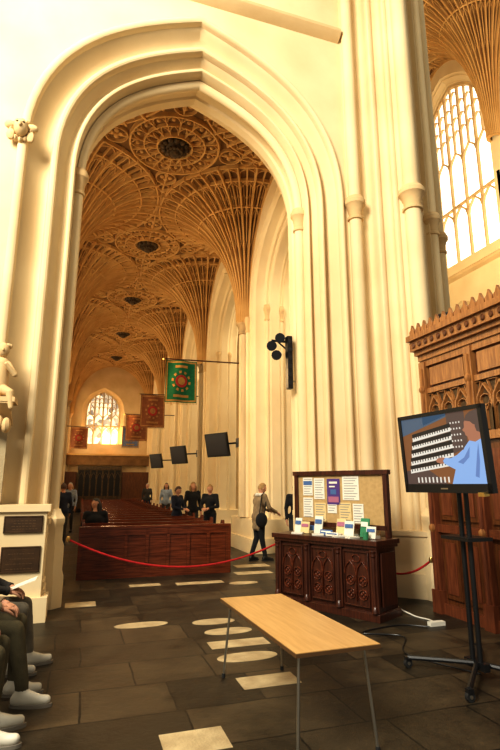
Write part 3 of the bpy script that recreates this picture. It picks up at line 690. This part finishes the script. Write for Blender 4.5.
# ------------------------------------------------------------ ledger stones
mb=MB()
def slab(x,y,w,h,oval,rz=0):
    if oval: pts=[(x+w/2*math.copysign(abs(math.cos(t))**.8,math.cos(t)),y+h/2*math.sin(t),.0) for t in [2*pi*k/24 for k in range(24)]]
    else: pts=[(x-w/2,y-h/2,0),(x+w/2,y-h/2,0),(x+w/2,y+h/2,0),(x-w/2,y+h/2,0)]
    mb.prism(pts,(0,0,.003),LEDGER)
for a in ((.68,6.48,.62,.24,1),(.0,7.78,.4,.3,0),(1.52,6.36,.52,.26,1),(1.58,5.92,.55,.26,1),(1.56,5.46,.62,.24,0),(1.52,5.03,.6,.26,1),(1.50,4.40,.5,.26,0),(.70,3.58,.42,.3,0),(1.9,8.83,.8,.22,0),(3.07,9.5,.7,.3,0),(3.3,10.3,.7,.35,0),(1.0,8.9,.5,.2,0),(3.0,11.9,.6,.3,0),(2.6,8.6,.5,.25,1)): slab(*a)
mb.build('ledger_stones')
# ------------------------------------------------------------ PEOPLE
def remesh(mb,voxel,it=6):
    me=mb.mesh('tmp',60,merge=False); o=bpy.data.objects.new('tmp',me); bpy.context.collection.objects.link(o)
    m=o.modifiers.new('r','REMESH'); m.mode='VOXEL'; m.voxel_size=voxel; m.use_smooth_shade=True
    s=o.modifiers.new('s','SMOOTH'); s.iterations=it; s.factor=.5
    dg=bpy.context.evaluated_depsgraph_get(); dg.update(); e=o.evaluated_get(dg); r=bpy.data.meshes.new_from_object(e)
    bpy.data.objects.remove(o); return r
def head(mb,c,R,sc,skin,hair,style):
    seg,rings=28,22; vs=[];fs=[]
    def g(x,s): return math.exp(-(x/s)**2)
    def pt(x,y,z,k=1,face=True):
        X=.074*x;Yv=.092*y;Z=.115*z
        if z<0: X*=1-.28*abs(z)**1.6; Yv*=1-.12*abs(z)**2
        if face and y>0:
            Yv+=.024*g(x,.16)*g(z+.17,.17)+.008*g(x,.12)*g(z-.02,.15)
            Yv-=.009*(g(x-.38,.2)+g(x+.38,.2))*g(z-.03,.14)
            Yv+=.008*g(x,.35)*g(z+.82,.2)+.004*g(z-.28,.12)+.005*g(x,.25)*g(z+.5,.1)
        return Vector((X,Yv,Z))*k*sc
    def P(v): return Vector(c)+R@v
    for i in range(rings+1):
        a=pi*i/rings
        for k in range(seg):
            q=2*pi*k/seg; vs.append(P(pt(math.sin(a)*math.cos(q),math.sin(a)*math.sin(q),math.cos(a))))
    for i in range(rings):
        for k in range(seg): fs.append((i*seg+k,(i+1)*seg+k,(i+1)*seg+(k+1)%seg,i*seg+(k+1)%seg))
    mb.add(vs,fs,skin)
    for s in(-1,1):
        mb.sph(P(Vector((s*.028,.079,.006))*sc),(.012*sc,.009*sc,.007*sc),EYEW,8,6,R); mb.sph(P(Vector((s*.028,.087,.006))*sc),.0045*sc,EYED,8,5)
        mb.sph(P(Vector((s*.028,.088,.024))*sc),(.015*sc,.006*sc,.003*sc),hair,8,5,R)
        mb.sph(P(Vector((s*.075,-.005,-.005))*sc),(.010*sc,.02*sc,.03*sc),skin,8,6,R)
    mb.sph(P(Vector((0,.088,-.058))*sc),(.022*sc,.008*sc,.007*sc),LIP,10,6,R)
    if style!='bald':
        vs=[];fs=[];keep=[]
        for i in range(rings+1):
            a=pi*i/rings
            for k in range(seg):
                q=2*pi*k/seg; x,y,z=math.sin(a)*math.cos(q),math.sin(a)*math.sin(q),math.cos(a)
                kk=1.11+.03*math.sin(q*9+z*7); low=-.35 if style=='short' else -.8
                ok=(z>low) and (y<.12 or z>.52+.25*max(0,y-.5)) and not (y>-.1 and z<-.1 and style=='short')
                keep.append(ok); vs.append(P(pt(x,y,z,kk,False)))
        for i in range(rings):
            for k in range(seg):
                f_=(i*seg+k,(i+1)*seg+k,(i+1)*seg+(k+1)%seg,i*seg+(k+1)%seg)
                if sum(keep[j] for j in f_)>=3: fs.append(f_)
        mb.add(vs,fs,hair)
        if style=='long':
            for k in range(9):
                a=pi+pi*(k-.2)/7.6; x,y=.078*math.cos(a),.085*math.sin(a)-.005
                mb.tube([P(Vector((x,y,.02))*sc),P(Vector((x*1.08,y*1.08,-.08))*sc),P(Vector((x*1.1,y*1.0,-.18))*sc)],[.026*sc,.03*sc,.014*sc],hair,8)
def hand(mb,w,d,nrm,side,mat,curl=.5,sc=1.0):
    d=Vector(d).normalized(); nrm=Vector(nrm); nrm=(nrm-d*nrm.dot(d)).normalized(); y=d.cross(nrm).normalized()*side
    R=Matrix((d,y,nrm)).transposed(); w=Vector(w)
    L=lambda x,yy_,z:w+R@(Vector((x,yy_,z))*sc)
    mb.sph(L(.045,0,0),(.052*sc,.040*sc,.016*sc),mat,14,10,R); mb.sph(L(.07,0,0),(.03*sc,.039*sc,.014*sc),mat,14,8,R); mb.cap(L(-.03,0,0),L(.03,0,0),.026*sc,.026*sc,mat,10)
    for i,(yo,l) in enumerate(((.029,.072),(.010,.08),(-.010,.074),(-.028,.058))):
        p=(.085 - (.006 if i in(0,3) else 0),yo,0); a=0; pts=[L(.06,yo,0),L(*p)]; x,z=p[0],0
        for j,fr in enumerate((.45,.32,.23)):
            a+=curl*(.55 if j==0 else .75); x+=math.cos(a)*l*fr; z-=math.sin(a)*l*fr; pts.append(L(x,yo*(1+.15*j),z))
        mb.tube(pts,[.009*sc,.0092*sc,.0088*sc,.008*sc,.0062*sc],mat,8); mb.sph(pts[-1],.0064*sc,mat,8,6)
    t=[L(.02,.028,-.004),L(.045,.05,-.012),L(.068,.060,-.022),L(.088,.060,-.034)]
    mb.tube(t,[.014*sc,.0115*sc,.0095*sc,.0075*sc],mat,8); mb.sph(t[-1],.0077*sc,mat,8,6)
STAND=dict(pelvis=(0,0,.93),chest=(0,0,1.27),neck=(0,-.01,1.44),head=(0,.02,1.565),
 sh=[(-.17,0,1.385),(.17,0,1.385)],el=[(-.23,-.02,1.12),(.23,-.02,1.12)],wr=[(-.23,.08,.88),(.23,.08,.88)],
 hip=[(-.09,0,.90),(.09,0,.90)],kn=[(-.10,.02,.49),(.10,.02,.49)],an=[(-.10,-.02,.09),(.10,-.02,.09)],toe=[(-.13,.15,.035),(.13,.15,.035)])
SIT=dict(pelvis=(0,0,.56),chest=(0,.0,.90),neck=(0,.02,1.08),head=(0,.06,1.21),
 sh=[(-.18,.01,1.02),(.18,.01,1.02)],el=[(-.24,.08,.76),(.24,.08,.76)],wr=[(-.10,.30,.69),(.10,.30,.69)],
 hip=[(-.09,.0,.535),(.09,.0,.535)],kn=[(-.12,.44,.53),(.12,.44,.53)],an=[(-.12,.42,.10),(.12,.42,.10)],toe=[(-.14,.60,.04),(.14,.60,.04)])
def person(name,loc,face,pose,top,leg,shoe,hair,style='short',headrot=(0,0),sc=1.0,voxel=.02,skirt=False,sleeve=None,extra=None,fat=1.0,curl=.6,sole=None):
    J=dict(pose); bones=[]; mb=MB(); V=Vector
    def bone(a,b,r0,r1,mat):
        mb.cap(V(a),V(b),r0,r1,SKIN,12); bones.append((V(a),V(b),r0,r1,mat))
    pv=V(J['pelvis']);cs=V(J['chest']);nk=V(J['neck']);hd=V(J['head'])
    bone((pv.x-.07,pv.y,pv.z),(pv.x+.07,pv.y,pv.z),.115*fat,.115*fat,top)
    bone(pv,cs,.125*fat,.125*fat,top); bone(cs+V((-.075,0,0)),cs+V((.075,0,0)),.115*fat,.115*fat,top)
    bone(cs,nk-V((0,0,.05)),.11*fat,.06,top)
    bone(nk-V((0,0,.03)),hd-V((0,.02,.05)),.05,.05,SKIN)
    soles=[]
    for i in(0,1):
        s=V(J['sh'][i]);e=V(J['el'][i]);w=V(J['wr'][i]);h=V(J['hip'][i]);k=V(J['kn'][i]);a=V(J['an'][i]);t=V(J['toe'][i])
        bone(nk-V((0,0,.07)),s,.06,.07,top); bone(s,e,.064,.05,top); bone(e,w-(w-e).normalized()*.01,.048,.034,sleeve or top)
        bone(h,k,.092*fat,.066,leg); bone(k,a+V((0,0,.05)),.066,.052,leg)
        fd=(t-a); fd.z=0; fd.normalize()
        heel=a-fd*.035; heel.z=.05
        bone(a,heel,.045,.045,shoe); bone(heel,t+V((0,0,.005)),.043,.036,shoe); bone(a+V((0,0,-.01)),heel.lerp(t,.65)+V((0,0,.012)),.042,.038,shoe)
        soles.append((heel,t,fd))
    if skirt:
        for q in range(8):
            ag=q*pi/4; bone(pv,pv+V((.10*math.cos(ag),.07*math.sin(ag),-.22)),.10,.07,top)
    me=remesh(mb,voxel)
    mats=[]
    def mi(m):
        if m not in mats: mats.append(m)
        return mats.index(m)
    vs=[v.co.copy() for v in me.vertices]
    for v in vs:
        if v.z<.004: v.z=.004
    B=[(a,b,(b-a),max((b-a).length_squared,1e-9),r0,r1,mi(m)) for a,b,r0,r1,m in bones]
    fin=MB(); fin.mats=mats; M=Matrix.Translation(loc)@Matrix.Rotation(face,4,'Z')@Matrix.Scale(sc,4); fin.M=M
    fin.v=[tuple(M@v) for v in vs]
    for p in me.polygons:
        c=p.center; best=9;bi=0
        for a,b,d,l,r0,r1,m in B:
            t=min(max((c-a).dot(d)/l,0),1); q=(c-(a+d*t)).length-(r0+(r1-r0)*t)
            if q<best: best=q;bi=m
        fin.f.append(tuple(p.vertices)); fin.m.append(bi)
    for heel,t,fd in soles:
        sd=V((fd.y,-fd.x,0)); pts=[]
        for k in range(18):
            q=2*pi*k/18; ln=(t-heel).length/2; mid=(heel+t)/2; mid.z=0
            pts.append(mid+fd*math.cos(q)*(ln+.045)+sd*math.sin(q)*(.046+.006*math.cos(q)))
        fin.prism(pts,(0,0,.022),sole or RUBBER)
    HR=Matrix.Rotation(headrot[0],3,'Z')@Matrix.Rotation(headrot[1],3,'X')
    head(fin,hd,HR,1.0,SKIN,hair,style)
    for i in(0,1):
        w=V(J['wr'][i]);e=V(J['el'][i]); d=(w-e).normalized(); hn=(0,0,1) if abs(d.z)<.8 else ((-1,0,0) if i==0 else (1,0,0))
        hand(fin,w+d*.02,d,hn,(1 if i==0 else -1)*-1,SKIN,curl)
        fin.cyl(w-d*.02,w+d*.012,.036,.038,sleeve or top,12)
    if extra: extra(fin)
    return fin.build(name,50)
NAVY=cloth('cloth_navy',(.02,.025,.05));BLK=cloth('cloth_black',(.012,.012,.014));BEI=cloth('cloth_beige',(.30,.22,.13));OLV=cloth('cloth_olive',(.11,.09,.045));GRY=cloth('cloth_grey',(.22,.19,.14));WHT=cloth('cloth_white',(.75,.72,.64));BLUE=cloth('cloth_lightblue',(.35,.42,.55));DRK=cloth('cloth_charcoal',(.05,.045,.04));SHOEW=plain('shoe_white',(.72,.68,.58),.5);SHOEB=plain('shoe_black',(.02,.018,.015),.35);SOLEG=plain('shoe_sole_grey',(.25,.22,.18),.7)
HB=stone('hair_brown',(.12,.06,.03),(.06,.03,.015),.6,40,.5);HBL=stone('hair_blonde',(.42,.27,.11),(.28,.17,.06),.6,40,.5);HG=stone('hair_grey',(.45,.42,.36),(.3,.28,.24),.6,40,.5);HK=stone('hair_black',(.03,.02,.015),(.015,.01,.008),.5,40,.5)
def laces(fin,an,toe):
    for a,t in zip(an,toe):
        a=Vector(a);t=Vector(t); fd=t-a; fd.z=0; fd.normalize(); sd=Vector((fd.y,-fd.x,0))
        for k in range(4):
            c=a+fd*(.05+.022*k); c.z=.105-.010*k; fin.tube([c-sd*.022,c+Vector((0,0,.004)),c+sd*.022],.0035,GRY,5)
def mkpaper(an,toe,p=True):
    def fn(fin):
        if p: fin.box((0,.40,.72),(.21,.28,.004),PAPER,rot=Matrix.Rotation(.35,3,'X'))
        laces(fin,an,toe)
    return fn
rr=-pi/2
s1=dict(SIT); s1['an']=[(-.12,.50,.10),(.10,.38,.10)]; s1['toe']=[(-.16,.68,.04),(.12,.56,.04)]
person('seated_visitor',(-.96,5.28,0),rr,s1,DRK,GRY,SHOEW,HB,'short',(0,-.2),voxel=.014,extra=mkpaper(s1['an'],s1['toe']),sole=SOLEG)
s2=dict(SIT); s2['an']=[(-.10,.44,.10),(.14,.52,.10)]; s2['toe']=[(-.10,.62,.04),(.18,.70,.04)]
person('seated_visitor',(-.94,4.62,0),rr,s2,BEI,OLV,SHOEW,HG,'short',(.2,-.1),voxel=.014,extra=mkpaper(s2['an'],s2['toe'],False),sole=SOLEG)
person('seated_visitor',(-.99,4.00,0),rr,SIT,NAVY,OLV,SHOEW,HBL,'long',(0,-.1),voxel=.014,extra=mkpaper(SIT['an'],SIT['toe'],False),sole=SOLEG)
bn=MB(); bn.b2(-1.25,-.80,3.6,5.75,.38,.425,WOODS)
for y in(3.7,4.66,5.6):
    for x in(-1.2,-.88): bn.b2(x-.02,x+.02,y-.02,y+.02,0,.38,WOODS)
    bn.b2(-1.2,-.88,y-.012,y+.012,.12,.16,WOODS)
for y in(3.65,4.66,5.67): bn.b2(-1.27,-1.24,y-.02,y+.02,.38,.85,WOODS)
bn.b2(-1.27,-1.245,3.6,5.75,.72,.85,WOODS); bn.build('wooden_bench',bevel=.005)
w1=dict(STAND); w1['el']=[(-.22,.12,1.14),(.22,.14,1.14)]; w1['wr']=[(-.12,.36,1.06),(.14,.38,1.04)]; w1['chest']=(0,.04,1.27); w1['neck']=(0,.06,1.44); w1['head']=(0,.10,1.555); w1['sh']=[(-.17,.05,1.385),(.17,.05,1.385)]
w1['an']=[(-.10,-.12,.09),(.10,.10,.09)]; w1['toe']=[(-.13,.05,.035),(.13,.27,.035)]
def bag(fin):
    fin.sph((.24,-.08,.88),(.07,.15,.16),BLK,14,10); fin.tube([(.24,-.14,.98),(.2,-.04,1.42),(.12,.06,1.47),(.22,.06,1.3),(.24,-.0,.98)],.012,BLK,6)
    for k in range(9): fin.sph((.09*math.cos(k*.7),.06+.085*math.sin(k*.7),1.42),(.05,.04,.04),WHT,8,6)
person('visitor_woman',(3.66,10.9,0),-pi/2+.25,w1,BEI,BLK,SHOEB,HBL,'short',(-.1,-.3),sc=.98,extra=bag,skirt=True,fat=1.12)
person('visitor_man',(4.58,10.95,0),pi*.9,STAND,BLK,DRK,SHOEB,HK,'short',sc=.97)
c1=dict(STAND); c1['wr']=[(-.08,.26,1.08),(.08,.26,1.08)]; c1['el']=[(-.24,.05,1.12),(.24,.05,1.12)]
person('visitor_man',(2.30,13.43,0),-2.4,c1,NAVY,DRK,SHOEB,HB,'short',(.2,-.3),sc=.93)
person('visitor_woman',(2.95,14.6,0),-2.9,STAND,BLK,DRK,SHOEB,HBL,'long',sc=1.0)
person('visitor_woman',(3.05,12.9,0),2.5,c1,BLK,BLK,SHOEB,HBL,'short',(.3,-.2),sc=.96)
person('seated_woman',(.22,11.16,0),0,SIT,BLK,DRK,SHOEB,HK,'long',(2.3,0),sc=1.0)
person('visitor_man',(-.55,15.2,0),.2,STAND,NAVY,DRK,SHOEB,HB,'short',voxel=.028,sc=.98)
person('visitor_man',(-.45,19.5,0),2.9,STAND,BLUE,DRK,SHOEB,HG,'short',voxel=.028)
person('visitor_woman',(-.5,23.5,0),.3,STAND,BLK,DRK,SHOEB,HBL,'long',voxel=.028)
person('visitor_man',(3.1,26.5,0),3.1,STAND,DRK,NAVY,SHOEB,HG,'short',voxel=.028)
person('visitor_woman',(3.2,21.0,0),2.9,STAND,BLUE,DRK,SHOEB,HB,'long',voxel=.028)
# ------------------------------------------------------------ LIGHT
w=bpy.data.worlds.new('world'); bpy.context.scene.world=w; w.use_nodes=True
bg=w.node_tree.nodes['Background']; bg.inputs['Color'].default_value=(1,.92,.74,1); bg.inputs['Strength'].default_value=.50
def area(name,loc,target,size,power,col,sy=None):
    l=bpy.data.lights.new(name,'AREA'); l.energy=power; l.color=col; l.size=size
    if sy: l.shape='RECTANGLE'; l.size_y=sy
    o=bpy.data.objects.new(name,l); bpy.context.collection.objects.link(o); o.location=loc
    d=Vector(target)-Vector(loc); o.rotation_euler=d.to_track_quat('-Z','Y').to_euler(); return o
area('transept_window_light',(-6,-1,10),(3,7.5,6.5),4,2450,(1,.95,.82),6)
for k in range(NB):
    y=Y0+BAY*(k+.5)
    area('nave_window_light_%d'%k,(7.4,y+.6,8.5),(3,y+1.0,2.5),2.2,140,(1,.90,.66),3)
area('nave_vault_fill',(7.0,10.5,8),(12.5,13.5,18),2,700,(1,.88,.62),2)  # added fill with no fixture behind it, brightens the nave vault fans
for k in range(3):
    y=Y0+BAY*(2*k+1)
    l=bpy.data.lights.new('lamp','POINT'); l.energy=100; l.color=(1,.64,.30); l.shadow_soft_size=.25
    o=bpy.data.objects.new('aisle_lamp_%d'%k,l); bpy.context.collection.objects.link(o); o.location=(1.3,y,4.6)
cam=bpy.data.cameras.new('cam'); co=bpy.data.objects.new('camera',cam); bpy.context.collection.objects.link(co)
co.location=(-.10,0,1.6); co.rotation_euler=(math.radians(102.3),0,math.radians(-18.1))
cam.sensor_fit='VERTICAL'; cam.sensor_height=36; cam.lens=24.24; cam.clip_start=.05; cam.clip_end=200
bpy.context.scene.camera=co
vs_=bpy.context.scene.view_settings
vs_.view_transform='Standard'; vs_.look='None'; vs_.exposure=.22; vs_.gamma=.78
